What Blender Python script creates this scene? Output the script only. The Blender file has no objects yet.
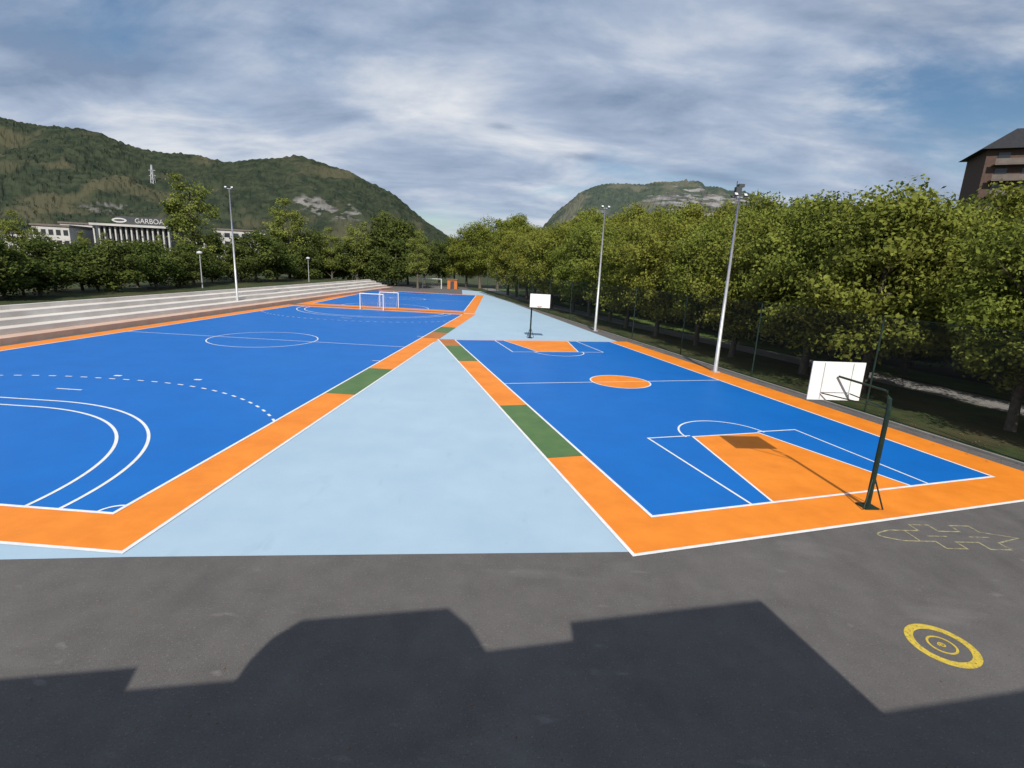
import bpy, math, random
import numpy as np
from mathutils import Vector, Matrix, noise
random.seed(7); RNG=np.random.default_rng(7)
S=bpy.context.scene; COL=S.collection
R=math.radians
# ------------------------------------------------------------------ camera frame
H=6.4; F=510.0; P=R(13.12); RO=R(2.7)
cp,sp,cr,sr=math.cos(P),math.sin(P),math.cos(RO),math.sin(RO)
def ray(px,py):
    dx=px-512;dy=py-384;x=dx*cr+dy*sr;y=-dx*sr+dy*cr
    return Vector((x,F*cp-y*sp,-(y*cp+F*sp)))
def G(px,py,z=0.0):
    r=ray(px,py);t=(H-z)/-r.z
    return Vector((r.x*t,r.y*t,z))
def AT(px,py,Y):
    r=ray(px,py);t=Y/r.y
    return Vector((r.x*t,Y,H+r.z*t))
cam=bpy.data.cameras.new('camera');co=bpy.data.objects.new('camera',cam);COL.objects.link(co)
r0=Vector((1,0,0));d0=Vector((0,-sp,-cp));fw=Vector((0,cp,-sp))
cx=cr*r0-sr*d0;cy=-(sr*r0+cr*d0);cz=-fw
M=Matrix((cx,cy,cz)).transposed().to_4x4();M.translation=Vector((0,0,H));co.matrix_world=M
def PX(q):   # pixel column of a world point
    d=q-Vector((0,0,H));return 512+F*d.dot(cx)/d.dot(fw)
cam.sensor_width=36;cam.lens=F/1024*36;cam.clip_end=6000;cam.clip_start=.05
S.camera=co
S.view_settings.view_transform='Standard';S.view_settings.look='None';S.view_settings.exposure=0
# ------------------------------------------------------------------ materials
def nt(m):
    m.use_nodes=True;t=m.node_tree;return t,t.nodes,t.links
def mat(name,c1,c2=None,scale=3.0,rough=.7,detail=6,bump=0,bscale=40,lo=.35,hi=.65,metal=0,c3=None,s3=.3,fac3=.5,lo3=.5,hi3=.7,spec=.3,speck=None,scuff=None):
    m=bpy.data.materials.new(name);t,N,L=nt(m);b=N['Principled BSDF']
    b.inputs['Roughness'].default_value=rough;b.inputs['Metallic'].default_value=metal
    b.inputs['Specular IOR Level'].default_value=spec
    b.inputs['Base Color'].default_value=(*c1,1)
    tc=N.new('ShaderNodeTexCoord')
    if c2:
        n=N.new('ShaderNodeTexNoise');n.inputs['Scale'].default_value=scale;n.inputs['Detail'].default_value=detail;n.inputs['Roughness'].default_value=.65
        L.new(tc.outputs['Object'],n.inputs['Vector'])
        r=N.new('ShaderNodeValToRGB');r.color_ramp.elements[0].position=lo;r.color_ramp.elements[1].position=hi
        r.color_ramp.elements[0].color=(*c1,1);r.color_ramp.elements[1].color=(*c2,1)
        L.new(n.outputs['Fac'],r.inputs['Fac']);out=r.outputs['Color']
        if c3:
            n3=N.new('ShaderNodeTexNoise');n3.inputs['Scale'].default_value=s3;n3.inputs['Detail'].default_value=5
            L.new(tc.outputs['Object'],n3.inputs['Vector'])
            mr=N.new('ShaderNodeMapRange');mr.inputs[1].default_value=lo3;mr.inputs[2].default_value=hi3;mr.inputs[4].default_value=fac3
            L.new(n3.outputs['Fac'],mr.inputs[0])
            mx=N.new('ShaderNodeMixRGB');L.new(mr.outputs[0],mx.inputs[0]);L.new(out,mx.inputs[1]);mx.inputs[2].default_value=(*c3,1);out=mx.outputs[0]
        def over(out,tex_out,a,bb,fac,col):
            mr=N.new('ShaderNodeMapRange');mr.inputs[1].default_value=a;mr.inputs[2].default_value=bb;mr.inputs[4].default_value=fac
            L.new(tex_out,mr.inputs[0]);mx=N.new('ShaderNodeMixRGB');L.new(mr.outputs[0],mx.inputs[0]);L.new(out,mx.inputs[1]);mx.inputs[2].default_value=(*col,1);return mx.outputs[0]
        if speck:   # (scale, lo, hi, fac, colour): fine aggregate grain
            for (sc,a,bb,fac,col) in speck:
                n4=N.new('ShaderNodeTexNoise');n4.inputs['Scale'].default_value=sc;n4.inputs['Detail'].default_value=2;L.new(tc.outputs['Object'],n4.inputs['Vector'])
                out=over(out,n4.outputs['Fac'],a,bb,fac,col)
        if scuff:   # stretched streaks
            for (sc,st,rot,a,bb,fac,col) in scuff:
                mp=N.new('ShaderNodeMapping');mp.inputs['Scale'].default_value=st;mp.inputs['Rotation'].default_value=(0,0,R(rot));L.new(tc.outputs['Object'],mp.inputs[0])
                n5=N.new('ShaderNodeTexNoise');n5.inputs['Scale'].default_value=sc;n5.inputs['Detail'].default_value=7;n5.inputs['Distortion'].default_value=.3;L.new(mp.outputs[0],n5.inputs['Vector'])
                out=over(out,n5.outputs['Fac'],a,bb,fac,col)
        L.new(out,b.inputs['Base Color'])
    if bump:
        n2=N.new('ShaderNodeTexNoise');n2.inputs['Scale'].default_value=bscale;n2.inputs['Detail'].default_value=3
        L.new(tc.outputs['Object'],n2.inputs['Vector'])
        bp=N.new('ShaderNodeBump');bp.inputs['Strength'].default_value=bump;bp.inputs['Distance'].default_value=.02
        L.new(n2.outputs['Fac'],bp.inputs['Height']);L.new(bp.outputs[0],b.inputs['Normal'])
    return m
def leafmat(name,dark,light,warm):
    m=bpy.data.materials.new(name);t,N,L=nt(m);N.remove(N['Principled BSDF'])
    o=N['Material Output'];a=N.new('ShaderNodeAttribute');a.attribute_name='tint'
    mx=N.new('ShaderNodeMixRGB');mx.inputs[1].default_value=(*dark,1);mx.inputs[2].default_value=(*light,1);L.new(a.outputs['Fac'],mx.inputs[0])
    oi=N.new('ShaderNodeObjectInfo');m2=N.new('ShaderNodeMixRGB');L.new(mx.outputs[0],m2.inputs[1]);m2.inputs[2].default_value=(*warm,1)
    mr=N.new('ShaderNodeMapRange');mr.inputs[4].default_value=.45;L.new(oi.outputs['Random'],mr.inputs[0]);L.new(mr.outputs[0],m2.inputs[0])
    d=N.new('ShaderNodeBsdfDiffuse');tr=N.new('ShaderNodeBsdfTranslucent');ms=N.new('ShaderNodeMixShader');ms.inputs[0].default_value=.3
    L.new(m2.outputs[0],d.inputs[0]);L.new(m2.outputs[0],tr.inputs[0]);L.new(d.outputs[0],ms.inputs[1]);L.new(tr.outputs[0],ms.inputs[2]);L.new(ms.outputs[0],o.inputs[0])
    return m
def netmat(name,col,s=.1,w=.14):
    m=bpy.data.materials.new(name);t,N,L=nt(m);b=N['Principled BSDF'];b.inputs['Base Color'].default_value=(*col,1);o=N['Material Output']
    uv=N.new('ShaderNodeUVMap');sx=N.new('ShaderNodeSeparateXYZ');L.new(uv.outputs[0],sx.inputs[0])
    def mth(op,a,bb):
        n=N.new('ShaderNodeMath');n.operation=op
        for i,v in enumerate((a,bb)):
            if v is None: continue
            if isinstance(v,(int,float)): n.inputs[i].default_value=v
            else: L.new(v,n.inputs[i])
        return n.outputs[0]
    a=mth('FRACT',mth('DIVIDE',mth('ADD',sx.outputs[0],sx.outputs[1]),s),None)
    c=mth('FRACT',mth('DIVIDE',mth('SUBTRACT',sx.outputs[0],sx.outputs[1]),s),None)
    f=mth('MAXIMUM',mth('LESS_THAN',a,w),mth('LESS_THAN',c,w))
    tr=N.new('ShaderNodeBsdfTransparent');ms=N.new('ShaderNodeMixShader')
    L.new(f,ms.inputs[0]);L.new(tr.outputs[0],ms.inputs[1]);L.new(b.outputs[0],ms.inputs[2]);L.new(ms.outputs[0],o.inputs[0])
    return m
GR=[(26,.60,.74,.4,(.28,.27,.26)),(34,.60,.72,.45,(.025,.024,.023))]
MT=dict(
 asphalt=mat('asphalt',(.098,.091,.088),(.138,.129,.125),1.3,.88,12,.7,90,.25,.75,c3=(.178,.168,.162),s3=.22,fac3=.4,lo3=.48,hi3=.8,speck=GR,
   scuff=[(.55,(.5,1.3,1),25,.58,.85,.5,(.25,.24,.23)),(.7,(1.2,.4,1),-10,.58,.8,.45,(.055,.051,.050)),(2.2,(.6,1.4,1),70,.66,.74,.3,(.26,.25,.24))]),
 blue=mat('blue_paint',(.002,.120,.44),(.003,.142,.50),.5,.5,8,.15,60,.3,.7,c3=(.01,.155,.48),s3=.12,fac3=.35,speck=[(9,.66,.76,.25,(.05,.18,.42))],scuff=[(.7,(.3,1.2,1),20,.62,.8,.25,(.02,.10,.32))]),
 orange=mat('orange_paint',(.70,.205,.016),(.82,.255,.025),.8,.55,8,.15,60,speck=[(9,.66,.76,.25,(.55,.18,.03))],scuff=[(1.1,(.5,1.2,1),40,.62,.8,.3,(.45,.17,.04))]),
 sky_paint=mat('light_blue_paint',(.34,.47,.58),(.375,.505,.61),.5,.6,9,.15,60,c3=(.30,.425,.53),s3=.15,fac3=.35,speck=[(12,.64,.76,.3,(.25,.36,.44))],
   scuff=[(.8,(.3,1.2,1),60,.6,.8,.25,(.42,.53,.6)),(1.4,(1,.4,1),10,.64,.76,.3,(.22,.31,.38))]),
 green=mat('green_paint',(.07,.145,.05),(.10,.18,.06),1,.6),
 brown=mat('brown_paint',(.38,.13,.03),(.46,.17,.04),1,.6),
 line=mat('white_line_paint',(.66,.68,.69),(.78,.78,.77),3,.6,speck=[(14,.6,.7,.3,(.4,.42,.44))]),
 yellow=mat('worn_yellow_paint',(.40,.29,.04),(.62,.46,.06),9,.8,lo=.3,hi=.6,speck=[(20,.58,.66,.6,(.12,.11,.09))]),
 chalk=mat('faded_yellow_paint',(.14,.13,.10),(.40,.36,.19),7,.9,lo=.38,hi=.62),
 grass=mat('grass',(.018,.026,.008),(.05,.07,.018),.6,.9,10,.8,20,c3=(.085,.06,.03),s3=.25,fac3=.7),
 lawn=mat('lawn',(.06,.11,.02),(.12,.17,.04),.6,.9,10,.8,20),
 path=mat('path',(.18,.175,.165),(.26,.25,.24),.8,.9,9),
 concrete=mat('concrete',(.58,.54,.49),(.68,.645,.60),.7,.85,10,.3,30,c3=(.48,.44,.39),s3=.3,fac3=.6,scuff=[(1.5,(1,.15,1),0,.58,.75,.4,(.40,.36,.32))]),
 pinkc=mat('pinkish_concrete',(.50,.34,.26),(.58,.42,.33),.8,.85,10,.3,30),
 steel=mat('galvanised_steel',(.42,.43,.44),(.55,.56,.57),2,.45,metal=.4),
 darkgreen=mat('dark_green_steel',(.008,.02,.016),(.015,.035,.026),4,.5),
 white=mat('white_steel',(.72,.72,.72),(.80,.80,.79),4,.5),
 rim=mat('dark_red_steel',(.25,.05,.02),rough=.5),
 bark=mat('bark',(.06,.05,.038),(.13,.11,.085),6,.9,8,.8,30),
 brick=mat('brick',(.075,.050,.040),(.105,.068,.055),2,.9),
 roof=mat('slate_roof',(.018,.018,.019),(.03,.03,.034),2,.7),
 render=mat('white_render',(.38,.37,.36),(.48,.47,.45),.3,.9),
 slab=mat('balcony_concrete',(.12,.10,.09),(.16,.135,.12),1,.9),
 glass=mat('window_glass',(.02,.025,.03),rough=.12,spec=.6),
 dglass=mat('dark_cladding',(.04,.045,.05),(.06,.065,.07),1,.5),
 hut=mat('orange_board',(.45,.13,.03),(.5,.16,.04),2,.7),
 lamp=mat('lamp_housing',(.12,.12,.13),rough=.5),
 lens=mat('lamp_glass',(.6,.62,.65),rough=.2),
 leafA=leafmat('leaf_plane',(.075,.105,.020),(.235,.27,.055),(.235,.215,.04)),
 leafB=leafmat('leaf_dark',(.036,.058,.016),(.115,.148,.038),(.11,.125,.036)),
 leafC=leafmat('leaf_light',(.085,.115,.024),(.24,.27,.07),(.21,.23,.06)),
 dry=mat('dry_leaves',(.13,.07,.03),(.22,.14,.06),3,.9),
 net=netmat('chain_link',(.02,.03,.025),.1,.055),
 gnet=netmat('goal_net',(.5,.5,.5),.14,.03),
)
# ------------------------------------------------------------------ builders
class MB:
    def __init__(s): s.v=[];s.f=[]
    def quad(s,a,b,c,d):
        n=len(s.v);s.v+=[tuple(a),tuple(b),tuple(c),tuple(d)];s.f.append((n,n+1,n+2,n+3));return s
    def poly(s,pts):
        n=len(s.v);s.v+=[tuple(p) for p in pts];s.f.append(tuple(range(n,n+len(pts))));return s
    def box(s,c,d,mx=None):
        n=len(s.v)
        for z in(-1,1):
            for y in(-1,1):
                for x in(-1,1):
                    p=Vector((x*d[0]/2,y*d[1]/2,z*d[2]/2))
                    if mx: p=mx@p
                    s.v.append(tuple(p+Vector(c)))
        for f in((0,2,3,1),(4,5,7,6),(0,1,5,4),(2,6,7,3),(0,4,6,2),(1,3,7,5)): s.f.append(tuple(n+i for i in f))
        return s
    def tube(s,pts,rs,k=10,cap=True):
        pts=[Vector(p) for p in pts];n0=len(s.v)
        for i,p in enumerate(pts):
            t=(pts[min(i+1,len(pts)-1)]-pts[max(i-1,0)]).normalized()
            a=t.cross(Vector((0,0,1)) if abs(t.z)<.9 else Vector((0,1,0))).normalized();b=t.cross(a)
            r=rs[i] if isinstance(rs,(list,tuple)) else rs
            for j in range(k):
                an=2*math.pi*j/k+math.pi/k;s.v.append(tuple(p+a*r*math.cos(an)+b*r*math.sin(an)))
        for i in range(len(pts)-1):
            for j in range(k):
                a=n0+i*k+j;b=n0+i*k+(j+1)%k;s.f.append((a,b,b+k,a+k))
        if cap:
            s.f.append(tuple(n0+j for j in range(k)));e=n0+(len(pts)-1)*k;s.f.append(tuple(e+j for j in reversed(range(k))))
        return s
    def ribbon(s,pts,w,z,closed=False):
        P_=[Vector((p[0],p[1],0)) for p in pts];n=len(P_);L_=[];R_=[]
        for i in range(n):
            if closed: a,b,c=P_[i-1],P_[i],P_[(i+1)%n]
            else: a,b,c=P_[max(i-1,0)],P_[i],P_[min(i+1,n-1)]
            d1=(b-a) if (b-a).length>1e-6 else (c-b);d2=(c-b) if (c-b).length>1e-6 else d1
            d1=d1.normalized();d2=d2.normalized();t=(d1+d2)
            t=t.normalized() if t.length>1e-3 else d1
            nn=Vector((-t.y,t.x,0));k=1/max(.5,nn.dot(Vector((-d1.y,d1.x,0))))
            o=nn*w/2*k;L_.append(b+o);R_.append(b-o)
        n0=len(s.v)
        for a,b in zip(L_,R_): s.v+=[(a.x,a.y,z),(b.x,b.y,z)]
        for i in range(n if closed else n-1):
            j=(i+1)%n;s.f.append((n0+2*i+1,n0+2*j+1,n0+2*j,n0+2*i))
        return s
    def build(s,name,m,parent=None,smooth=False):
        me=bpy.data.meshes.new(name);me.from_pydata(s.v,[],s.f);me.update()
        if smooth:
            for p in me.polygons:p.use_smooth=True
        me.materials.append(MT[m] if isinstance(m,str) else m)
        o=bpy.data.objects.new(name,me);COL.objects.link(o)
        if parent: o.parent=parent
        return o
def tag(o,label=None,cat=None,group=None,kind=None):
    if label:o['label']=label
    if cat:o['category']=cat
    if group:o['group']=group
    if kind:o['kind']=kind
    return o
def empty(name,loc,rz=0,label=None,cat=None,group=None):
    o=bpy.data.objects.new(name,None);COL.objects.link(o);o.location=loc;o.rotation_euler=(0,0,rz);o.empty_display_size=.3
    return tag(o,label,cat,group)
def struct(o,label,cat): return tag(o,label,cat,kind='structure')
def copytree(o,parent=None):
    c=o.copy();COL.objects.link(c);c.parent=parent
    for ch in list(o.children): copytree(ch,c)
    return c
def flat(pts,z): return [Vector((p[0],p[1],z)) for p in pts]
def V2(x,y): return Vector((x*H,y*H,0))
# ------------------------------------------------------------------ ground
g=MB();g.quad((-3000,-600,-.06),(3000,-600,-.06),(3000,4000,-.06),(-3000,4000,-.06))
struct(g.build('ground','grass'),'dark grassy ground with leaf litter reaching to the hills','ground')
# right court geometry (near-left, near-right, far-left, far-right)
A=G(652,517);Bn=G(993,477);C=G(455,340);D=G(610,342)
e2=(D-Bn).normalized();e1=Vector((e2.y,-e2.x,0))
def rc(u,v): # unit court coordinates
    return (A*(1-u)+Bn*u)*(1-v)+(C*(1-u)+D*u)*v
Wr=(Bn-A).length;Lr=(C-A).length
def rcm(u,v): return rc(u/Wr,v/Lr)   # metres, u across, v along
# left court
B1=V2(-1.506,1.777);el=Vector((.055,.9985,0)).normalized();ew=Vector((-el.y,el.x,0))
W1=3.42*H;L1=8.33*H
def lc(u,v): return B1+ew*u+el*v
yard=MB();yr=lambda s,o:Bn+e2*s+e1*o
yard.poly(flat([(-60,-14),(yr(-32,2.6).x,yr(-32,2.6).y),yr(125,2.6),yr(125,2.6)+Vector((-50,0,0)),lc(W1+2.0,16.3*H),lc(W1+2.0,0),(-60,10)],0))
struct(yard.build('asphalt_yard','asphalt'),'worn dark grey asphalt schoolyard around the painted courts','yard')
# light blue paint
lb=MB()
lb.poly(flat([G(-160,563),G(132,557),G(634,552),rc(-.05,.1),rc(-.05,.97),rc(1.06,.97),G(481,291.5),G(462,290),lc(-.2,L1),lc(-.2,0),lc(8,-.24*H)],.004))
struct(lb.build('painted_ground','sky_paint'),'light blue painted ground between and beyond the courts','painted ground')
LW=.10
# right court
oc=[rcm(-.225*H,-.245*H),rcm(Wr+.29*H,-.26*H),rcm(Wr+.27*H,Lr+.05*H),rcm(-.21*H,Lr+.05*H)]
o=struct(MB().poly(flat(oc,.008)).build('basketball_court','orange'),'basketball court on the right with orange border and blue playing surface','court')
bcourt=o
MB().poly(flat([rcm(0,0),rcm(Wr,0),rcm(Wr,Lr),rcm(0,Lr)],.012)).build('playing_surface','blue',o)
for a,b in((.143,.353),(.70,.90)):
    MB().poly(flat([rc(-.103,a),rc(0,a),rc(0,b),rc(-.0985,b)],.013)).build('green_border_block','green',o)
MB().poly(flat([rc(-.0985,.90),rc(0,.90),rc(0,1.01),rc(-.0975,1.01)],.013)).build('brown_border_block','brown',o)
ftv=5.36*H/6; 
def keypoly(m): # m mirror
    vv=(lambda v:Lr-v) if m else (lambda v:v)
    c=Wr*.505
    k=[(c-2.62*1.067,0),(c+2.62*1.067,0),(c+1.5*1.067,ftv),(c-1.5*1.067,ftv)]
    return c,vv,k
ln=MB()
for m in(0,1):
    c,vv,k=keypoly(m)
    pts=[rcm(u,vv(v)) for u,v in k]
    if m: pts=pts[::-1]
    MB().poly(flat(pts,.016)).build('painted_key','orange',o)
    z=.020
    ln.ribbon([rcm(k[0][0],vv(.05)),rcm(k[3][0],vv(ftv)),rcm(k[2][0],vv(ftv)),rcm(k[1][0],vv(.05))],.08,z)
    ra,rb=.243*Wr,.77*Wr
    ln.ribbon([rcm(ra,vv(.05)),rcm(ra,vv(ftv+.12)),rcm(k[3][0]-.05,vv(ftv+.12))],.08,z+.001)
    ln.ribbon([rcm(k[2][0]+.05,vv(ftv+.12)),rcm(rb,vv(ftv+.12)),rcm(rb,vv(.05))],.08,z+.001)
    ln.ribbon([rcm(c+1.9*math.cos(t),vv(ftv+1.9*math.sin(t))) for t in [math.pi*i/36 for i in range(37)]],.08,z+.002)
cc=(Wr*.513,Lr*.492)
circ=[rcm(cc[0]+1.72*math.cos(2*math.pi*i/64),cc[1]+1.72*math.sin(2*math.pi*i/64)) for i in range(64)]
MB().poly(flat(circ,.016)).build('painted_circle','orange',o)
ln.ribbon(circ,.08,.020,True)
ln.ribbon([rcm(0,Lr*.49),rcm(cc[0]-1.76,Lr*.49)],.08,.021);ln.ribbon([rcm(cc[0]+1.76,Lr*.49),rcm(Wr,Lr*.49)],.08,.021)
ln.ribbon([rcm(cc[0]-1.7,Lr*.49),rcm(cc[0]+1.7,Lr*.49)],.05,.0215)
ln.ribbon([rcm(0,0),rcm(Wr,0),rcm(Wr,Lr),rcm(0,Lr)],LW,.019,True)
ln.ribbon([oc[3],oc[0],oc[1]],LW,.0185)
ln.build('court_lines','line',o)
# left court
bw=.24*H
oc1=[lc(-bw,-bw),lc(W1+1.4,-bw),lc(W1+1.4,L1+bw),lc(-bw,L1+bw)]
o=struct(MB().poly(flat(oc1[::-1],.0085)).build('handball_court','orange'),'large blue handball court on the left with orange border','court')
MB().poly(flat([lc(0,0),lc(0,L1),lc(W1,L1),lc(W1,0)],.0125)).build('playing_surface','blue',o)
for a,b in((.231,.347),(.67,.75)):
    MB().poly(flat([lc(-bw,a*L1),lc(-bw,b*L1),lc(0,b*L1),lc(0,a*L1)],.014)).build('green_border_block','green',o)
MB().poly(flat([lc(-bw,.60*L1),lc(-bw,.67*L1),lc(0,.67*L1),lc(0,.60*L1)],.014)).build('brown_border_block','brown',o)
ln=MB()
ln.ribbon([lc(0,0),lc(W1,0),lc(W1,L1),lc(0,L1)],LW,.0195,True)
ln.ribbon([lc(W1+1.4,-bw),lc(-bw,-bw),lc(-bw,L1*.56)],LW,.0192)
ln.ribbon([lc(0,L1/2),lc(W1,L1/2)],.08,.0205)
cR=.60*H
ln.ribbon([lc(W1/2+cR*math.cos(2*math.pi*i/72),L1/2+cR*math.sin(2*math.pi*i/72)) for i in range(72)],.08,.021,True)
def arc(r,m,off=.17*H,lim=None):
    vv=(lambda v:L1-v) if m else (lambda v:v)
    pts=[]
    for i in range(0,46): 
        t=math.pi/2*i/45;pts.append((W1/2-off-r*math.cos(t),r*math.sin(t)))
    for i in range(0,46):
        t=math.pi/2*(1-i/45);pts.append((W1/2+off+r*math.cos(t),r*math.sin(t)))
    return [(u,v) for u,v in pts],vv
for m in(0,1):
    for r in(1.32*H,1.18*H):
        p,vv=arc(r,m);ln.ribbon([lc(u,vv(v)) for u,v in p],.10,.0215)
    p,vv=arc(1.95*H,m);p=[q for q in p if 0<q[0]<W1]
    dense=[]
    for a,b in zip(p,p[1:]):
        nn=max(1,int(math.dist(a,b)/.1))
        for i in range(nn): dense.append((a[0]+(b[0]-a[0])*i/nn,a[1]+(b[1]-a[1])*i/nn))
    for i in range(0,len(dense)-4,7):
        ln.ribbon([lc(u,vv(v)) for u,v in dense[i:i+4]],.10,.0215)
    ln.ribbon([lc(W1/2-.6,vv(1.6*H)),lc(W1/2+.6,vv(1.6*H))],.10,.0215)
ln.ribbon([lc(.42*math.cos(t),.42*math.sin(t)) for t in [math.pi/2*i/12 for i in range(13)]],.07,.0215)
for v in(.39,.61): ln.ribbon([lc(-.15+.2,v*L1),lc(.55,v*L1)],.1,.0215)
for px,py in((118,376),(198,380)): 
    q=G(px,py);ln.ribbon([q+Vector((-.18,0,0)),q+Vector((.18,0,0))],.2,.0216)
ln.build('court_lines','line',o)
# third court (turned a little further left than the handball court)
Y3a,Y3b=L1+.75*H,L1+.75*H+5.6*H
def l3(u,v): return lc(u+.08*H+.50*H*(v-Y3a)/(Y3b-Y3a),v)
o=struct(MB().poly(flat([l3(-bw,Y3a-bw-.8),l3(-bw,Y3b+bw),l3(W1+.2,Y3b+bw),l3(W1+.6,Y3a-bw-.8)],.0082)).build('futsal_court','orange'),'far blue futsal court with orange border beyond the handball court','court')
MB().poly(flat([l3(0,Y3a),l3(0,Y3b),l3(W1-.9,Y3b),l3(W1-.9,Y3a)],.0135)).build('playing_surface','blue',o)
ln=MB();ln.ribbon([l3(0,Y3a),l3(W1-.9,Y3a),l3(W1-.9,Y3b),l3(0,Y3b)],.12,.0205,True)
ln.ribbon([l3(0,(Y3a+Y3b)/2),l3(W1-.9,(Y3a+Y3b)/2)],.1,.021)
ln.ribbon([l3(W1/2+3*math.cos(t*.1309),(Y3a+Y3b)/2+3*math.sin(t*.1309)) for t in range(48)],.1,.0215,True)
for vv in((lambda v:Y3a+v),(lambda v:Y3b-v)):
    ln.ribbon([l3(W1/2+6*math.cos(math.pi*i/40),vv(6*math.sin(math.pi*i/40))) for i in range(41)],.1,.0217)
ln.build('court_lines','line',o)
# yard games
c=G(942,645)
o=tag(empty('target_marking',(c.x,c.y,0.0)),kind='structure');tag(o,'yellow painted target of rings on the dark asphalt','ground marking')
for i,(r,w) in enumerate(((.495,.14),(.22,.04))):
    MB().ribbon([(r*math.cos(2*math.pi*k/48),r*math.sin(2*math.pi*k/48)) for k in range(48)],w,.004,True).build('ring','yellow',o)
MB().ribbon([((.015+.0016*k)*math.cos(k*.3),(.015+.0016*k)*math.sin(k*.3)) for k in range(34)],.024,.004).build('inner_spiral','yellow',o)
ha=G(882,535);hb_=G(1006,538);hd=(hb_-ha);hl=hd.length;hd=hd.normalized();hn=Vector((-hd.y,hd.x,0))
def hp(a,b): return ha+hd*a*hl+hn*b
h_=MB();w1,w2=.27,.60
outl=[hp(.12,w1)]+[hp(.36,w1),hp(.36,w2),hp(.52,w2),hp(.52,w1),hp(.70,w1),hp(.70,w2),hp(.86,w2),hp(.86,w1),hp(1.1,0),hp(.86,-w1),hp(.86,-w2),hp(.70,-w2),hp(.70,-w1),hp(.52,-w1),hp(.52,-w2),hp(.36,-w2),hp(.36,-w1),hp(.12,-w1)]
outl+=[hp(.12-.15*math.sin(math.pi*k/10),-w1-.12*math.sin(math.pi*k/10)+2*w1*k/10+.12*math.sin(math.pi*k/10)) for k in range(1,10)]
h_.ribbon(outl,.048,.004,True)
for a in(.24,): h_.ribbon([hp(a,-w1),hp(a,w1)],.04,.0055)
h_.ribbon([hp(.36,0),hp(.52,0)],.04,.0055);h_.ribbon([hp(.70,0),hp(.86,0)],.04,.0055)
struct(h_.build('hopscotch_marking','chalk'),'faded pale yellow hopscotch outline on asphalt near the basketball post','ground marking')
# ------------------------------------------------------------------ path and lawn right of fence
pp=[(27.9+3,24-8),(29.5,22),(27.2,30),(21.8,44.2),(15.5,60),(8.5,80),(0,108),(-8,140)]
MBp=MB().ribbon(pp,3.2,-.045);struct(MBp.build('path','path'),'grey footpath running under the trees beyond the fence','path')
lw=MB().ribbon([(p[0]+4.2,p[1]+1.2) for p in pp],4.2,-.05);struct(lw.build('lawn','lawn'),'strip of sunlit grass beside the footpath','grass')
# ------------------------------------------------------------------ bleachers
root=empty('bleacher_steps',lc(W1+2.0,0),math.atan2(el.y,el.x)-math.pi/2,'long pale concrete terrace steps along the left side of the handball court','steps')
LB=(16.2)*H
for i in range(4):
    b=MB();z1=.38*(i+1)
    b.box((-(.0+i*1.25)-.625,LB/2-4,z1/2-.03),(1.25-.004,LB+8,z1+.06-.0))
    b.build('step','pinkc' if i==0 else 'concrete',root)
b=MB().box((-5.15,LB/2-4,.88),(.3,LB+8,1.9));b.build('back_wall','concrete',root)
# raised ground behind
bank=MB();bank.quad(lc(W1+2+5.3,-30)+Vector((0,0,1.5)),lc(W1+2+5.3,LB)+Vector((0,0,1.5)),lc(W1+60,LB)+Vector((0,0,1.5)),lc(W1+60,-30)+Vector((0,0,1.5)))
bank.quad(lc(W1+7.3,LB)+Vector((0,0,1.5)),lc(W1+7.3,LB+6)+Vector((0,0,-.1)),lc(W1+60,LB+6)+Vector((0,0,-.1)),lc(W1+60,LB)+Vector((0,0,1.5)))
struct(bank.build('embankment','grass'),'dark planted embankment behind the terrace steps','bank')
# ------------------------------------------------------------------ basketball hoops
def hoop():
    t=empty('basketball_hoop',(0,0,0))
    MB().box((0,0,.02),(.42,.42,.03)).build('base_plate','darkgreen',t)
    MB().tube([(0,0,.03),(0,0,2.9),(-.01,.03,3.25),(-.06,.14,3.45)],[.075,.066,.06,.05],8).build('post','darkgreen',t)
    for s in(-1,1): MB().tube([(s*.3,-.22,.02),(0,-.0,1.0)],.022,6).build('brace','darkgreen',t)
    ox=-.76
    MB().tube([(-.06,.14,3.45),(ox,1.15,3.62)],.033,8).build('arm','darkgreen',t)
    for s in(-1,1): MB().tube([(0,.04,2.95),(ox+s*.45,1.15,3.1)],.018,6).build('strut','darkgreen',t)
    bb=MB().box((ox,1.22,3.46),(1.66,.03,1.16)).build('backboard','white',t)
    fr=MB()
    for x in(-.45,.45): fr.box((ox+x,1.198,3.46),(.02,.012,1.1))
    for z in(3.12,): fr.box((ox,1.19,z),(.86,.012,.02))
    fr.build('backboard_frame','steel',bb)
    rm=MB();pts=[(ox+.225*math.cos(a),1.6+.225*math.sin(a),3.02) for a in [2*math.pi*i/24 for i in range(25)]]
    rm.tube(pts,.012,6,False);rm.tube([(ox-.1,1.235,3.02),(ox-.1,1.4,3.02)],.012,6);rm.tube([(ox+.1,1.235,3.02),(ox+.1,1.4,3.02)],.012,6)
    rm.build('rim','rim',t)
    return t
hb=hoop();p=G(867,507);hb.location=(p.x,p.y,.012);hb.rotation_euler=(0,0,R(5))
tag(hb,'near basketball post with dark green pole and white backboard seen from behind','basketball hoop','basketball hoops')
h2=copytree(hb);p=G(530,338);h2.location=(p.x,p.y,.012);h2.rotation_euler=(0,0,R(174));h2.scale=(1.05,1.05,1.0)
h2['label']='far basketball post with white backboard at the far end of the right court'
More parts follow.
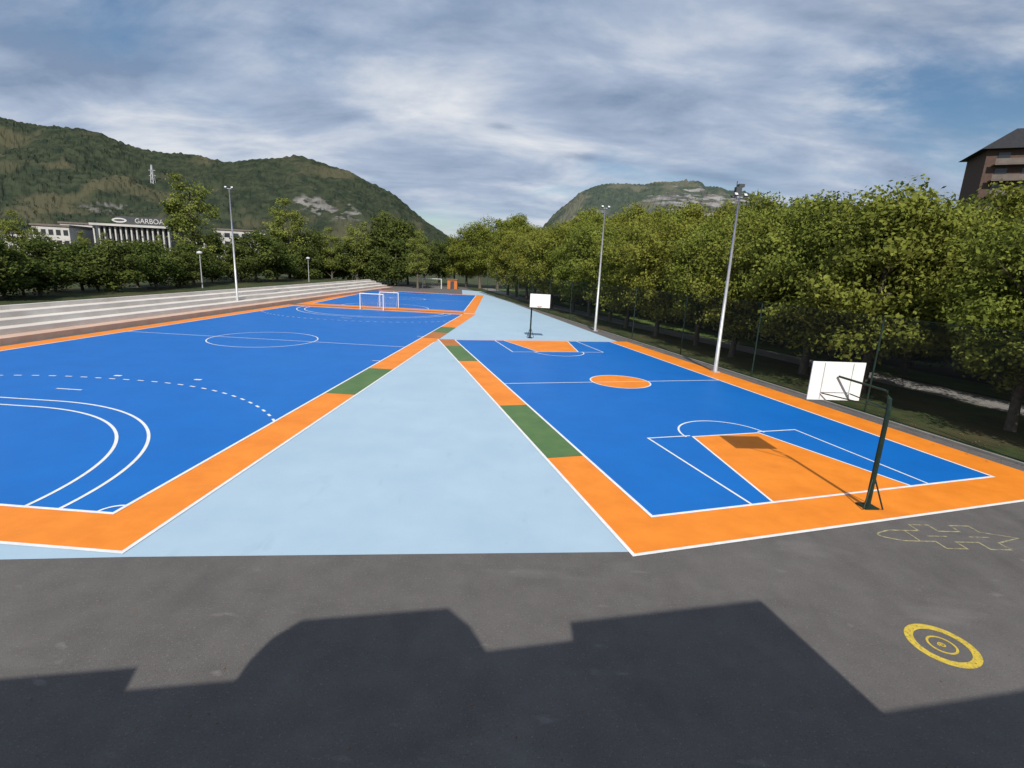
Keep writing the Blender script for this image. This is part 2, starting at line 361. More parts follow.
# ------------------------------------------------------------------ goals
def goal(w=3,hh=2,d=1.0):
    t=empty('goal',(0,0,0))
    for s in(-1,1):MB().tube([(s*w/2,0,0),(s*w/2,0,hh)],.05,8).build('post','white',t)
    MB().tube([(-w/2-.04,0,hh),(w/2+.04,0,hh)],.05,8).build('crossbar','white',t)
    f=MB()
    for s in(-1,1): f.tube([(s*w/2,0,.03),(s*w/2,d,.03),(s*w/2,.35,hh)],.02,6)
    f.tube([(-w/2,d,.03),(w/2,d,.03)],.012,6);f.build('rear_frame','steel',t)
    n=MB();n.quad((-w/2,.35,hh),(w/2,.35,hh),(w/2,d,.03),(-w/2,d,.03));ob=n.build('net','gnet',t)
    uv=ob.data.uv_layers.new(name='UVMap')
    for i,q in enumerate(((0,hh),(w,hh),(w,0),(0,0))): uv.data[i].uv=q
    return t
gl=goal();q=lc(W1/2+.7,L1+.1);gl.location=(q.x,q.y,.02);gl.rotation_euler=(0,0,R(-3))
tag(gl,'white goal at the far end of the large handball court, nearest of the goals','goal','white goals')
g2=copytree(gl);q=l3(W1*.47,Y3a-.1);g2.location=(q.x,q.y,.02);g2.rotation_euler=(0,0,R(177));g2.scale=(.85,1,1);g2['label']='white goal on the near line of the far futsal court'
g3=copytree(gl);q=G(432,288.5);g3.location=(q.x,q.y,.02);g3.scale=(1.5,1.3,1.15);g3['label']='farthest white goal, in front of the trees at the far end'
# ------------------------------------------------------------------ lamps
def flood(p,ht,label,n=2,rz=0):
    t=empty('floodlight_pole',(p.x,p.y,0),rz,label,'lamp post','tall floodlight poles')
    MB().box((0,0,.03),(.45,.45,.06)).build('base_plate','steel',t)
    MB().tube([(0,0,.05),(0,0,ht)],[.13,.06],12).build('pole','steel',t,True)
    MB().box((0,0,ht-.02),(.9,.06,.06)).build('crossbar','steel',t)
    for i in range(n):
        x=-.34+.68*i/(n-1)
        mx=Matrix.Rotation(R(-35),3,'X')
        l=MB().box((x,-.1,ht+.11),(.24,.10,.20),mx).build('floodlight','lamp',t)
        MB().box(Vector((x,-.1,ht+.11))+mx@Vector((0,-.056,0)),(.20,.012,.16),mx).build('lens','lens',l)
    return t
flood(G(715,372),11.2,'tall galvanised floodlight pole beside the middle of the basketball court, nearest pole',2,R(15))
flood(G(595,331),12.4,'tall galvanised floodlight pole beyond the far right corner of the basketball court',2,R(15))
flood(G(238,307),13.4,'tall floodlight pole on the left, in front of the terrace steps',2,R(10))
def slamp(p,ht,label):
    t=empty('street_lamp',p,0,label,'street lamp','small street lamps')
    MB().tube([(0,0,0),(0,0,ht)],[.08,.05],8).build('pole','steel',t)
    MB().tube([(0,0,ht),(0,0,ht+.12),(0,0,ht+.3),(0,0,ht+.4)],[.12,.34,.34,.08],12).build('lamp_head','lens',t)
q=AT(203,292,69);slamp(Vector((q.x,q.y,1.5)),4.4,'short street lamp with pale head left of the tall pole behind the steps')
q=AT(309,282,98);slamp(Vector((q.x,q.y,1.5)),4.2,'short street lamp with pale head right of the tall pole behind the steps')
# ------------------------------------------------------------------ fence
fo=.46*H
def fp(s): return Bn+e2*s+e1*fo
root=empty('chain_link_fence',(0,0,0),0,'tall dark green chain link fence between the basketball court and the trees','fence')
FH=4.8
def s_at(px): return min((abs(PX(fp(k*.05))-px),k*.05) for k in range(-100,1600))[1]
s1,s2=s_at(864),s_at(751);ds=max(4.0,s2-s1)
if ds>9: ds/=2
s=s1-ds*math.floor((s1+9)/ds)
while s<104:
    q=fp(s);MB().tube([(q.x,q.y,-.05),(q.x,q.y,FH)],.045,8).build('post','darkgreen',root);s+=ds
a=fp(-9);b=fp(104);n=MB().quad((a.x,a.y,0),(b.x,b.y,0),(b.x,b.y,FH-.03),(a.x,a.y,FH-.03));ob=n.build('wire_mesh','net',root)
uv=ob.data.uv_layers.new(name='UVMap')
for i,qq in enumerate(((0,0),(113,0),(113,FH),(0,FH))): uv.data[i].uv=qq
for z in(.08,): MB().tube([(a.x,a.y,z),(b.x,b.y,z)],.022,6).build('rail','darkgreen',root)
MB().tube([(a.x,a.y,FH),(b.x,b.y,FH)],.012,6).build('rail','darkgreen',root)
kb=MB()
mid=(fp(-9)+fp(104))/2;kl=113
kb.box((0,0,.02),(.14,kl,.16));ob=kb.build('kerb','path');ob.location=(mid-e1*.35);ob.rotation_euler=(0,0,math.atan2(e2.y,e2.x)-math.pi/2);struct(ob,'low concrete kerb along the foot of the fence','kerb')
# ------------------------------------------------------------------ trees
def crown_mesh(name,R3,zc,ncl,per,size,seed,m,clr=(1.0,1.6),bottom=None):
    g_=np.random.default_rng(seed);Vs=[];T=[]
    for i in range(ncl):
        d=g_.normal(size=3);d/=np.linalg.norm(d);rr=g_.uniform(.35,1)**.6
        c=np.array([0,0,zc])+d*rr*np.array(R3)*g_.uniform(.8,1.08)
        if bottom is not None and c[2]<bottom: c[2]=bottom+g_.uniform(0,.6)
        r=g_.uniform(*clr);dd=g_.normal(size=(per,3));dd/=np.linalg.norm(dd,axis=1)[:,None]
        rad=r*g_.uniform(.35,1.25,size=(per,1))
        pos=c+dd*rad*np.array([1,1,.75])
        nrm=dd+g_.normal(size=(per,3))*.6;nrm/=np.linalg.norm(nrm,axis=1)[:,None]
        a=np.cross(nrm,g_.normal(size=(per,3)));a/=np.linalg.norm(a,axis=1)[:,None];b=np.cross(nrm,a)
        sz=size*g_.uniform(.6,1.3,size=(per,1));a*=sz;b*=sz*.7
        q=np.stack([pos-a,pos-b*.9,pos+a,pos+b*.9],axis=1)
        Vs.append(q.reshape(-1,3))
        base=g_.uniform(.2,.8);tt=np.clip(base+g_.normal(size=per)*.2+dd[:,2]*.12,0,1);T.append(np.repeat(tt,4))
    V=np.concatenate(Vs).astype(np.float32);T=np.concatenate(T);n=len(V)
    me=bpy.data.meshes.new(name);me.vertices.add(n);me.vertices.foreach_set('co',V.ravel())
    me.loops.add(n);me.loops.foreach_set('vertex_index',np.arange(n,dtype=np.int32))
    me.polygons.add(n//4);me.polygons.foreach_set('loop_start',np.arange(0,n,4,dtype=np.int32));me.polygons.foreach_set('loop_total',np.full(n//4,4,dtype=np.int32))
    me.update();at=me.attributes.new('tint','FLOAT','POINT');at.data.foreach_set('value',T.astype(np.float32))
    me.materials.append(MT[m]);me.validate();return me
def trunk_mesh(name,ht,r,spread,nb,seed,z0):
    rg=random.Random(seed);b=MB()
    pts=[(0,0,-.1)];x=y=0
    for i in range(1,6):
        x+=rg.uniform(-.12,.12);y+=rg.uniform(-.12,.12);pts.append((x,y,ht*i/5))
    b.tube(pts,[r*1.25,r,r*.85,r*.65,r*.4,r*.15],9)
    for i in range(nb):
        z=z0+(ht*.75-z0)*i/nb;a=i*2.4+rg.uniform(-.4,.4);l=spread*rg.uniform(.6,1)
        t=z/ht;px=pts[min(5,int(t*5))]
        p0=Vector((px[0],px[1],z));p1=p0+Vector((math.cos(a)*l*.45,math.sin(a)*l*.45,l*.4));p2=p0+Vector((math.cos(a)*l,math.sin(a)*l,l*.95))
        b.tube([p0,p1,p2],[r*.45,r*.3,r*.08],6)
    me=bpy.data.meshes.new(name);me.from_pydata(b.v,[],b.f);me.update()
    for p_ in me.polygons:p_.use_smooth=True
    me.materials.append(MT['bark']);return me
TPL={}
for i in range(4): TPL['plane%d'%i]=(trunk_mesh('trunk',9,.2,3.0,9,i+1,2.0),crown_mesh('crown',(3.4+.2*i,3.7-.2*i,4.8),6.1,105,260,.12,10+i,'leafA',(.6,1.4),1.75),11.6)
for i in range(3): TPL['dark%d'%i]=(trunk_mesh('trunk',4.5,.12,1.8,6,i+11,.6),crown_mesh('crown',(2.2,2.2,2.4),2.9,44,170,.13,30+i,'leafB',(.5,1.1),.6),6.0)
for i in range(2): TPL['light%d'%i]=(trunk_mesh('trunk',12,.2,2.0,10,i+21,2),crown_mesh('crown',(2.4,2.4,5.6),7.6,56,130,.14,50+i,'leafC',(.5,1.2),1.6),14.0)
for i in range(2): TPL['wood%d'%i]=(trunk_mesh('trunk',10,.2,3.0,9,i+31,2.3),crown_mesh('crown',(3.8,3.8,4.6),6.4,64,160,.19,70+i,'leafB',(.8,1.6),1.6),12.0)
KN={'plane':'plane_tree','dark':'shrub','light':'slender_tree','wood':'broadleaf_tree'}
def tree(kind,idx,loc,height,label,group,cat='tree',wide=1.0):
    tm,cm,th=TPL[kind+str(idx)];s=height/th
    t=empty(KN[kind],loc,random.uniform(0,6.28),label,cat,group);t.scale=(s*wide,s*wide*random.uniform(.9,1.1),s)
    a=bpy.data.objects.new('trunk' if kind!='dark' else 'stem',tm);COL.objects.link(a);a.parent=t
    c=bpy.data.objects.new('crown',cm);COL.objects.link(c);c.parent=t
    return t
ORD=['first','second','third','fourth','fifth','sixth','seventh','eighth','ninth','tenth','eleventh','twelfth','thirteenth','fourteenth','fifteenth','sixteenth','seventeenth','eighteenth','nineteenth','twentieth','twenty-first','twenty-second','twenty-third','twenty-fourth']
rows=[(5.0,-1,6.2,17,11.4,'front row just behind the fence',1.05),(13.5,-4,6.6,17,13.0,'middle row beyond the footpath',1.0),(23,-6,7.5,15,15.6,'back row of the grove',.95)]
for ri,(off,s0,st,n,hh,nm,wd) in enumerate(rows):
    for k in range(n):
        s=s0+st*k+random.uniform(-1,1);q=fp(s)+e1*(off+random.uniform(-.8,.8))
        grow=1+max(0,s-35)/100*.35
        tree('plane',(k+ri*2+random.randrange(2))%4,(q.x,q.y,-.06),hh*grow*random.uniform(.90,1.10),'olive green plane tree, %s from the right in the %s'%(ORD[k],nm),'plane trees beyond the basketball court',wide=wd)
for k in range(13):
    s=-10+9*k+random.uniform(-2,2);q=fp(s)+e1*(33+random.uniform(-2,2))
    tree('wood',k%2,(q.x,q.y,-.06),random.uniform(13,16)*(1+max(0,s-30)/250),'dark broadleaf tree, %s from the right in the dense belt behind the plane trees'%ORD[k],'dark trees behind the plane trees')
# far end trees
for k,(px,ty,Y) in enumerate([(375,232,140),(392,204,135),(408,222,140),(425,236,138),(440,238,145),(455,232,150),(468,224,142),(482,216,138),(500,212,140),(520,208,145)]):
    q=AT(px,ty,Y);tree('wood' if k<6 else 'plane',k%2,(q.x,q.y,-.06),q.z,'broadleaf tree beyond the far end of the courts, %s from the left'%ORD[k],'trees beyond the far end of the courts')
# left belt
for k in range(22):
    px=-25+k*20+random.uniform(-6,6);r_=ray(px,250);X=-44-random.uniform(0,4);Y=min(X*r_.y/r_.x,128) if r_.x<0 else 128
    ty=random.uniform(236,257)-(8 if px>230 else 0)
    q=AT(px,ty,Y);zb=1.5 if Y<105 else -.06
    tree('dark',k%3,(q.x,q.y,zb),q.z-zb+.6,'dark green bushy tree behind the terrace steps, %s from the left'%ORD[k],'dark bushes behind the steps','bush',1.25)
LT=[(8,205,62,'light',.8,'at the left edge of the photo'),(34,222,66,'light',.9,'just right of the left edge'),(80,228,80,'light',.9,'in front of the white flats'),(187,166,84,'light',1.15,'left of the tall pole'),(212,226,95,'wood',.7,'just left of the tall pole'),(272,226,110,'wood',.8,'just right of the tall pole'),(285,193,112,'light',1.15,'right of the tall pole'),(306,222,118,'wood',.8,'beside the slender tree right of the pole'),(330,224,120,'light',1.1,'midway between pole and far goal'),(356,216,125,'light',1.2,'nearest the foot of the hill'),(158,232,90,'light',.8,'below the columned building'),(55,236,75,'wood',.8,'below the leftmost white block'),(104,230,82,'light',.9,'at the left end of the columns'),(130,238,92,'light',.8,'in front of the middle of the columns'),(418,226,120,'light',1.1,'above the farthest goal')]
for k,(px,ty,Y,kd,w,where) in enumerate(LT):
    q=AT(px,ty,Y);zb=1.5 if Y<105 else -.06
    lab={'light':'tall slender light green tree ','wood':'rounded dark tree '}[kd]+where
    tree(kd,k%2,(q.x,q.y,zb),q.z-zb,lab,'tall trees on the left',wide=w)
# understory shrubs right
for k in range(22):
    s=-6+5.0*k;q=fp(s)+e1*(18.5+random.uniform(-1.5,1.5))
    tree('dark',k%3,(q.x,q.y,-.06),random.uniform(3.2,4.8),'low dark shrub under the plane trees, %s from the right'%ORD[k],'shrubs under the plane trees','bush',1.6)
# fallen leaves
lv=MB()
for i in range(2600):
    s=random.uniform(-8,70);o_=random.gauss(3.6,1.3) if i%4 else random.uniform(1.9,3)
    if o_<1.2 or o_>8: continue
    q=Bn+e2*s+e1*o_;a=random.uniform(0,6.28);r=random.uniform(.02,.055)
    z=.03 if o_<2.6 else -.04
    lv.quad(q+Vector((r*math.cos(a),r*math.sin(a),z)),q+Vector((-r*math.sin(a)*.6,r*math.cos(a)*.6,z+.01)),q+Vector((-r*math.cos(a),-r*math.sin(a),z+.02)),q+Vector((r*math.sin(a)*.6,-r*math.cos(a)*.6,z+.01)))
for i in range(160):
    q=Vector((random.uniform(-9,11),random.uniform(3.2,9.5),0));a=random.uniform(0,6.28);r=random.uniform(.008,.025);z=.008
    lv.quad(q+Vector((r*math.cos(a),r*math.sin(a),z)),q+Vector((-r*math.sin(a)*.6,r*math.cos(a)*.6,z+.008)),q+Vector((-r*math.cos(a),-r*math.sin(a),z+.01)),q+Vector((r*math.sin(a)*.6,-r*math.cos(a)*.6,z+.004)))
tag(lv.build('fallen_leaves','dry'),'dry brown fallen leaves scattered along the fence and over the asphalt','leaves',kind='stuff')
# ------------------------------------------------------------------ hills
def hillmat(name,c1,c2,c3,rock,band=0):
    m=bpy.data.materials.new(name);t,N,L=nt(m);b=N['Principled BSDF'];b.inputs['Roughness'].default_value=1;b.inputs['Specular IOR Level'].default_value=0
    tc=N.new('ShaderNodeTexCoord')
    def ns(sc,d=6,vec=None):
        n=N.new('ShaderNodeTexNoise');n.inputs['Scale'].default_value=sc;n.inputs['Detail'].default_value=d;L.new(vec or tc.outputs['Object'],n.inputs['Vector']);return n.outputs['Fac']
    def ramp(f,lo,hi):
        r=N.new('ShaderNodeMapRange');r.inputs[1].default_value=lo;r.inputs[2].default_value=hi;L.new(f,r.inputs[0]);return r.outputs[0]
    def mix(f,a,bb):
        x=N.new('ShaderNodeMixRGB');L.new(f,x.inputs[0])
        for i,v in((1,a),(2,bb)):
            if isinstance(v,tuple): x.inputs[i].default_value=(*v,1)
            else: L.new(v,x.inputs[i])
        return x.outputs[0]
    c=mix(ramp(ns(.09,8),.38,.62),c1,c2)
    c=mix(ramp(ns(.013,7),.54,.62),c,c3)
    a=N.new('ShaderNodeAttribute');a.attribute_name='rock'
    mp=N.new('ShaderNodeMapping');mp.inputs['Scale'].default_value=(.3,.06,1.6) if band else (.6,.3,1.3);L.new(tc.outputs['Object'],mp.inputs[0])
    rk=mix(ramp(ns(.09,8,mp.outputs[0]),.42,.58),tuple(x*.35 for x in rock),rock)
    mu=N.new('ShaderNodeMath');mu.operation='MULTIPLY';L.new(a.outputs['Fac'],mu.inputs[0]);L.new(ramp(ns(.12 if not band else .08,8,mp.outputs[0]),.47,.53),mu.inputs[1])
    c=mix(mu.outputs[0],c,rk);L.new(c,b.inputs['Base Color']);return m
def hill(name,prof,Yr,Yf,m,label,rocks=[],nx=460,ny=110,back=.4,amp=12,rough=5):
    xs=[p[0] for p in prof];ys=[p[1] for p in prof];V=[];RK=[];Fc=[]
    rows_=[j/ny*(1+back) for j in range(ny+1)]
    for j,t in enumerate(rows_):
        for i in range(nx+1):
            px=xs[0]+(xs[-1]-xs[0])*i/nx;py=np.interp(px,xs,ys)
            q=AT(px,py,Yr);zr=q.z;Y=Yf+(Yr-Yf)*t;X=q.x/Yr*Y
            if t<=1: z=zr*(t**1.25)
            else: z=zr*(1-((t-1)/back)**1.5)
            v=Vector((X,Y,0))
            z+=noise.fractal(v*.006,1,2,5)*amp*1.7*min(1,t*2)*(1-.75*max(0,1-abs(t-1)*6))*(1 if zr>8 else zr/8)
            z-=abs(noise.noise(v*.018+Vector((5,0,0))))*amp*1.1*min(1,t*2)*max(0,min(1,(1-t)*5))
            z+=abs(noise.noise(v*.11))*rough+noise.noise(v*.3)*rough*.3
            V.append((X,Y,z-3))
            rk=0
            for (cx_,cy_,rx,ry) in rocks:
                f=(z/Y-0)/(max(zr,1)/Yr)
                d=((px-cx_)/rx)**2+((f-cy_)/ry)**2+noise.noise(v*.02)*.9
                rk=max(rk,max(0,min(1,(1.1-d)/.35)))
            RK.append(rk)
    w=nx+1
    for j in range(ny):
        for i in range(nx): Fc.append((j*w+i,j*w+i+1,(j+1)*w+i+1,(j+1)*w+i))
    me=bpy.data.meshes.new(name);me.from_pydata(V,[],Fc);me.update()
    at=me.attributes.new('rock','FLOAT','POINT');at.data.foreach_set('value',RK);me.materials.append(m)
    o=bpy.data.objects.new(name,me);COL.objects.link(o);struct(o,label,'hill');return o
hmA=hillmat('wooded_hill',(.024,.033,.024),(.044,.054,.034),(.072,.071,.045),(.19,.185,.175))  # slight blue-grey haze is mixed into these greens
hmB=hillmat('far_hill',(.045,.060,.052),(.066,.083,.062),(.10,.105,.08),(.24,.235,.23),1)  # aerial haze painted in: paler, bluish base colours for distance
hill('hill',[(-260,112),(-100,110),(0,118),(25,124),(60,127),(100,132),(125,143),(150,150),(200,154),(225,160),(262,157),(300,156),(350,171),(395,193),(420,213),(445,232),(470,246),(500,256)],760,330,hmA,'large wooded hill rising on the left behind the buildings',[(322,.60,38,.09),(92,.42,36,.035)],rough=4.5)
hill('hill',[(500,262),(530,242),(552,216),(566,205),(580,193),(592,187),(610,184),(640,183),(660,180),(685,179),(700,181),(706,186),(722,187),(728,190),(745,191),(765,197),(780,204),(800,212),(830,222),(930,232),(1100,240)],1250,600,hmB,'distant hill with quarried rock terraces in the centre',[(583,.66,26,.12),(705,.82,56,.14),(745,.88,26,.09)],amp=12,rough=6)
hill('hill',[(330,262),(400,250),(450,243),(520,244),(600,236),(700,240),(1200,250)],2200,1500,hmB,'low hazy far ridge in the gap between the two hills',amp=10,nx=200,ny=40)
# pylon
q=AT(154,190,640);root=empty('pylon',(q.x,q.y,q.z-12),0,'slim lattice pylon on the slope of the left hill','pylon')
b=MB();
for sx in(-1,1):
    for sy in(-1,1): b.tube([(sx*3,sy*3,0),(sx*.4,sy*.4,40)],.4,4)
b.build('lattice_legs','steel',root)
b=MB()
for i in range(7):
    z=i*5.5;w=3-2.6*z/40;w2=3-2.6*(z+5.5)/40;b.tube([(-w,-w,z),(w2,-w2,z+5.5)],.25,4);b.tube([(w,-w,z),(-w2,-w2,z+5.5)],.25,4)
b.build('lattice_bracing','steel',root)
for z in(28,34): MB().box((0,0,z),(8,.5,.5)).build('cross_arm','steel',root)
# quarry tower on far hill
q=AT(738,191,1180);root=empty('quarry_tower',(q.x,q.y,q.z-12),0,'small dark tower block on the skyline of the quarried hill','tower')
MB().box((0,0,8),(12,12,24)).build('wall','dglass',root);MB().box((5,0,23),(12,12,6)).build('upper_room','dglass',root);MB().tube([(-4,0,20),(-4,0,32)],.8,6).build('mast','dglass',root)
# ------------------------------------------------------------------ buildings left
def block(px0,px1,ytop,Y,d,label,m='render',fl=3,nw=6,name='office_building'):
    a=AT(px0,ytop,Y);b_=AT(px1,ytop,Y);w=b_.x-a.x;hh=(a.z+b_.z)/2
    t=empty(name,((a.x+b_.x)/2,Y,0),R(12),label,'building','buildings beyond the bushes on the left')
    MB().box((0,d/2,hh/2),(w,d,hh)).build('wall',m,t)
    MB().box((0,d/2,hh+.3),(w+.8,d+.8,.6)).build('roof','slab',t)
    for i in range(fl):
        for j in range(nw):
            MB().box((-w/2+(j+.5)*w/nw,-.03,hh-1.9-i*3.3),(w/nw*.62,.1,1.7)).build('window','glass',t)
    return t,w,hh
block(34,66,226,170,14,'white flat-roofed block at far left, behind the leftmost trees',fl=4,nw=5)
block(62,92,224,200,14,'white block with a low roof between the leftmost block and the columned building',fl=4,nw=4)
block(216,264,231,215,18,'pale low block directly behind the tall pole on the left',fl=3,nw=6)
block(180,212,240,230,14,'small pale block behind the slender tree left of the tall pole',fl=2,nw=4)
block(-40,24,232,190,14,'pale block cut by the left edge of the photo',fl=3,nw=6)
a=AT(98,226,180);b_=AT(166,226,180);w=b_.x-a.x;hh=(a.z+b_.z)/2
t=empty('columned_building',((a.x+b_.x)/2,180,0),R(8),'white building fronted by a row of tall columns, with a rooftop sign','building','buildings beyond the bushes on the left')
MB().box((0,6,hh/2-.3),(w-1,10,hh-.6)).build('wall','dglass',t)
MB().box((0,5,hh),(w+1,14,.7)).build('roof','render',t)
for j in range(15): MB().box((-w/2+j*w/14,-.4,hh/2-.5),(.45,.7,hh-.2)).build('column','render',t)
MB().box((.9,5,hh+1.9),(w*.72,.4,2.8)).build('sign_board','dglass',t)
fc=bpy.data.curves.new('lettering','FONT');fc.body='GARBOA';fc.size=2.3;fc.extrude=.05;fc.align_x='CENTER';fc.align_y='CENTER'
tmp=bpy.data.objects.new('tmp',fc);COL.objects.link(tmp);bpy.context.view_layer.update()
me=bpy.data.meshes.new_from_object(tmp.evaluated_get(bpy.context.evaluated_depsgraph_get()));bpy.data.objects.remove(tmp)
me.materials.clear();me.materials.append(MT['render']);ob=bpy.data.objects.new('sign_lettering',me);COL.objects.link(ob);ob.parent=t;ob.location=(3.2,4.7,hh+1.9);ob.rotation_euler=(R(90),0,0)
lg=MB()
for k in range(24):
    a0,a1=k*.2618,(k+1)*.2618
    lg.quad((-6.4+2.4*math.cos(a0),4.7,hh+1.9+.8*math.sin(a0)),(-6.4+2.4*math.cos(a1),4.7,hh+1.9+.8*math.sin(a1)),(-6.4+1.7*math.cos(a1),4.7,hh+1.9+.35*math.sin(a1)),(-6.4+1.7*math.cos(a0),4.7,hh+1.9+.35*math.sin(a0)))
lg.build('sign_emblem','render',t)
# orange hut
q=AT(453,270,128);root=empty('orange_hut',(q.x,q.y,0),0,'small orange hut among the trees beyond the far court','hut')
MB().box((0,0,1.1),(2.4,2,2.2)).build('wall','hut',root);MB().box((0,0,2.3),(2.8,2.4,.2)).build('roof','slab',root);MB().box((0,-1.02,.95),(.9,.06,1.9)).build('door','dglass',root)
# ------------------------------------------------------------------ apartment building right
q=AT(988,150,112);zc=q.z
t=empty('apartment_building',(q.x,q.y,0),R(-24),'brown brick apartment block with balconies and dark hipped roof, behind the trees at right','building')
Wb,Db=40,11
MB().box((Wb/2,Db/2,zc/2),(Wb,Db,zc)).build('wall','brick',t)
o_=1.3;rf=MB();E=[(-o_,-o_,zc+.01),(Wb+o_,-o_,zc+.01),(Wb+o_,Db+o_,zc+.01),(-o_,Db+o_,zc+.01)];T1=(5.5,Db/2,zc+5.0);T2=(Wb-5.5,Db/2,zc+5.0)
rf.quad(E[0],E[1],T2,T1);rf.poly([E[1],E[2],T2]);rf.quad(E[2],E[3],T1,T2);rf.poly([E[3],E[0],T1]);rf.quad(E[3],E[2],E[1],E[0]);rfo=rf.build('roof','roof',t)
MB().box((14,Db/2-2,zc+4.2),(1.2,1.2,3)).build('chimney','brick',rfo)
z=zc-3.0
while z>2:
    for x0 in(1.0,13.0,25.0):
        bl=MB().box((x0+4.4,-.75,z),(8.4,1.5,.22)).build('balcony','slab',t)
        MB().box((x0+4.4,-1.46,z+.62),(8.4,.06,.95)).build('railing','slab',bl)
    for j in range(9):
        x=2.8+j*4.2;f_=MB().box((x,-.04,z+1.35),(1.9,.12,2.1)).build('window','glass',t)
    z-=3.0
# ------------------------------------------------------------------ school building behind camera (casts the shadow)
el_=R(39);Ld=Vector((-.06,1,0)).normalized();tan=math.tan(el_)
yf=-1.0
def back(px,py):
    q=G(px,py);d=(q.y-yf)/Ld.y;return (q.x-Ld.x*d,d*tan)
sil=[(-60,684),(138,667),(126,690),(236,680),(250,660),(272,638),(302,620),(448,608),(470,626),(486,651),(575,640),(570,622),(760,600),(882,712),(1060,684)]
sp_=[back(*p) for p in sil]
sp_=[(sp_[0][0]-25,sp_[0][1])]+sp_+[(sp_[-1][0]+20,sp_[-1][1])]
b=MB();n=len(sp_);ring=[(x,yf,z) for x,z in sp_]+[(sp_[-1][0],yf,-.05),(sp_[0][0],yf,-.05)]
bk=[(x,yf-9,z) for x,y,z in ring];b.poly(ring);b.poly(bk[::-1]);N_=len(ring)
for i in range(N_):
    j=(i+1)%N_;b.quad(ring[j],ring[i],bk[i],bk[j])
t=empty('school_building',(0,0,0),0,'school building behind the viewpoint whose stepped roofline shades the asphalt','building')
b.build('wall','brick',t)
for x in range(-24,22,4):
    for z in(1.8,): MB().box((x,yf+.02,z),(1.8,.08,1.4)).build('window','glass',t)
MB().box((3.9,yf+.02,1.1),(1.4,.1,2.2)).build('door','darkgreen',t)
# ------------------------------------------------------------------ light
sun=bpy.data.lights.new('sun','SUN');sun.energy=5.0;sun.angle=R(.5);sun.color=(1,.94,.85)
so=bpy.data.objects.new('sun',sun);COL.objects.link(so)
dirv=Vector((Ld.x*math.cos(el_),Ld.y*math.cos(el_),-math.sin(el_)))
so.rotation_euler=dirv.to_track_quat('-Z','Y').to_euler()
W=bpy.data.worlds.new('World');S.world=W;W.use_nodes=True;N=W.node_tree.nodes;L=W.node_tree.links
bg=N['Background'];out=N['World Output']
sk=N.new('ShaderNodeTexSky');sk.sky_type='NISHITA';sk.sun_disc=False;sk.sun_elevation=el_
sdir=-dirv;sk.sun_rotation=math.atan2(sdir.x,sdir.y)
hs=N.new('ShaderNodeHueSaturation');hs.inputs['Saturation'].default_value=1.25;L.new(sk.outputs[0],hs.inputs['Color'])
L.new(hs.outputs[0],bg.inputs[0]);bg.inputs[1].default_value=.09
def mth(op,a,b=None,c=None):
    n=N.new('ShaderNodeMath');n.operation=op
    for i,v in enumerate((a,b,c)):
        if v is None: continue
        if isinstance(v,(int,float)): n.inputs[i].default_value=v
        else: L.new(v,n.inputs[i])
    return n.outputs[0]
tc=N.new('ShaderNodeTexCoord');sx=N.new('ShaderNodeSeparateXYZ');L.new(tc.outputs['Generated'],sx.inputs[0])
zz=mth('ADD',mth('MAXIMUM',sx.outputs[2],0.0),.22)
u=mth('DIVIDE',sx.outputs[0],zz);v=mth('DIVIDE',sx.outputs[1],zz)
cb=N.new('ShaderNodeCombineXYZ');L.new(u,cb.inputs[0]);L.new(v,cb.inputs[1])
def mapn(rot,sc,loc):
    m=N.new('ShaderNodeMapping');m.inputs['Rotation'].default_value=(0,0,R(rot));m.inputs['Scale'].default_value=sc;m.inputs['Location'].default_value=loc
    L.new(cb.outputs[0],m.inputs[0]);return m.outputs[0]
def ns(vec,sc,d,ro,dist):
    n=N.new('ShaderNodeTexNoise');n.inputs['Scale'].default_value=sc;n.inputs['Detail'].default_value=d;n.inputs['Roughness'].default_value=ro;n.inputs['Distortion'].default_value=dist
    L.new(vec,n.inputs['Vector']);return n.outputs['Fac']
n1=ns(mapn(20,(.7,1.1,1),(3.1,1.7,0)),1.2,10,.60,.3)
n2=ns(mapn(-12,(.75,1.3,1),(7.3,2.2,0)),1.9,10,.57,.3)
n3=ns(mapn(15,(1,1.3,1),(1.3,9.2,0)),.8,5,.5,.2)
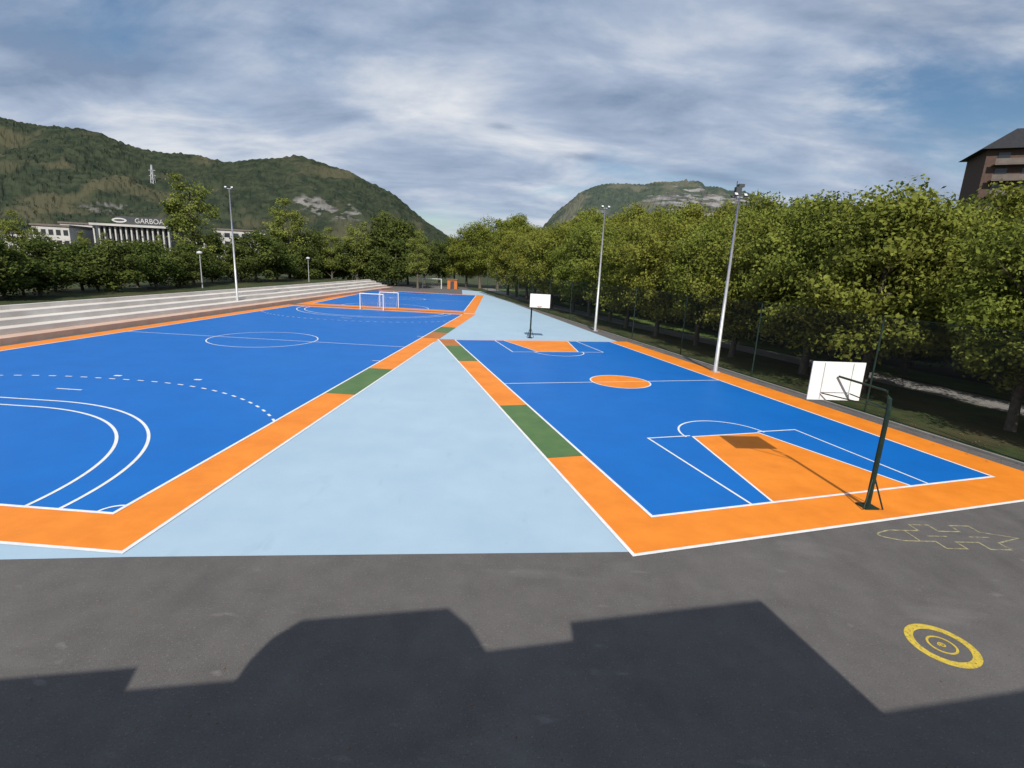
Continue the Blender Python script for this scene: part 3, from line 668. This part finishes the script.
def mr(f,a,b,c=0,d=1):
    n=N.new('ShaderNodeMapRange');n.interpolation_type='SMOOTHSTEP'
    for i,vv in enumerate((a,b,c,d)): n.inputs[i+1].default_value=vv
    L.new(f,n.inputs[0]);return n.outputs[0]
def spot(px,py,kx,ky,a,b,amt):   # soft patch of sky around one direction
    h=ray(px,py).normalized();gx,gy=h.x/(h.z+.22),h.y/(h.z+.22)
    d=mth('SQRT',mth('ADD',mth('POWER',mth('MULTIPLY',mth('SUBTRACT',u,gx),kx),2.0),mth('POWER',mth('MULTIPLY',mth('SUBTRACT',v,gy),ky),2.0)))
    d=mth('ADD',d,mth('MULTIPLY',mth('SUBTRACT',n2,.5),2.0*b))
    return mr(d,a,b,amt,0)
gap=spot(930,92,.9,1.6,-.1,.75,.22)
cover=spot(250,90,.5,.9,.2,1.3,.07)       # the bank over the left side is thicker
dens=mr(mth('ADD',mth('SUBTRACT',n1,gap),cover),.27,.56,.02,.97)
cr_=N.new('ShaderNodeValToRGB');e=cr_.color_ramp.elements
e[0].position=.36;e[0].color=(.25,.34,.50,1);e[1].position=.63;e[1].color=(.86,.89,.94,1)
m_=e.new(.49);m_.color=(.47,.56,.72,1)
mixn=mth('ADD',mth('MULTIPLY',n2,.66),mth('MULTIPLY',n3,.34));L.new(mixn,cr_.inputs[0])
dk=mth('MAXIMUM',spot(585,156,1.5,3.2,.0,.26,.7),mth('MAXIMUM',spot(500,127,2.2,4.0,.0,.2,.55),spot(940,15,.9,2.6,.0,.4,.55)))
mxc=N.new('ShaderNodeMixRGB');L.new(dk,mxc.inputs[0]);L.new(cr_.outputs[0],mxc.inputs[1]);mxc.inputs[2].default_value=(.22,.30,.45,1)
bg2=N.new('ShaderNodeBackground');L.new(mxc.outputs[0],bg2.inputs[0]);bg2.inputs[1].default_value=.88
ms=N.new('ShaderNodeMixShader');L.new(dens,ms.inputs[0]);L.new(bg.outputs[0],ms.inputs[1]);L.new(bg2.outputs[0],ms.inputs[2]);L.new(ms.outputs[0],out.inputs[0])
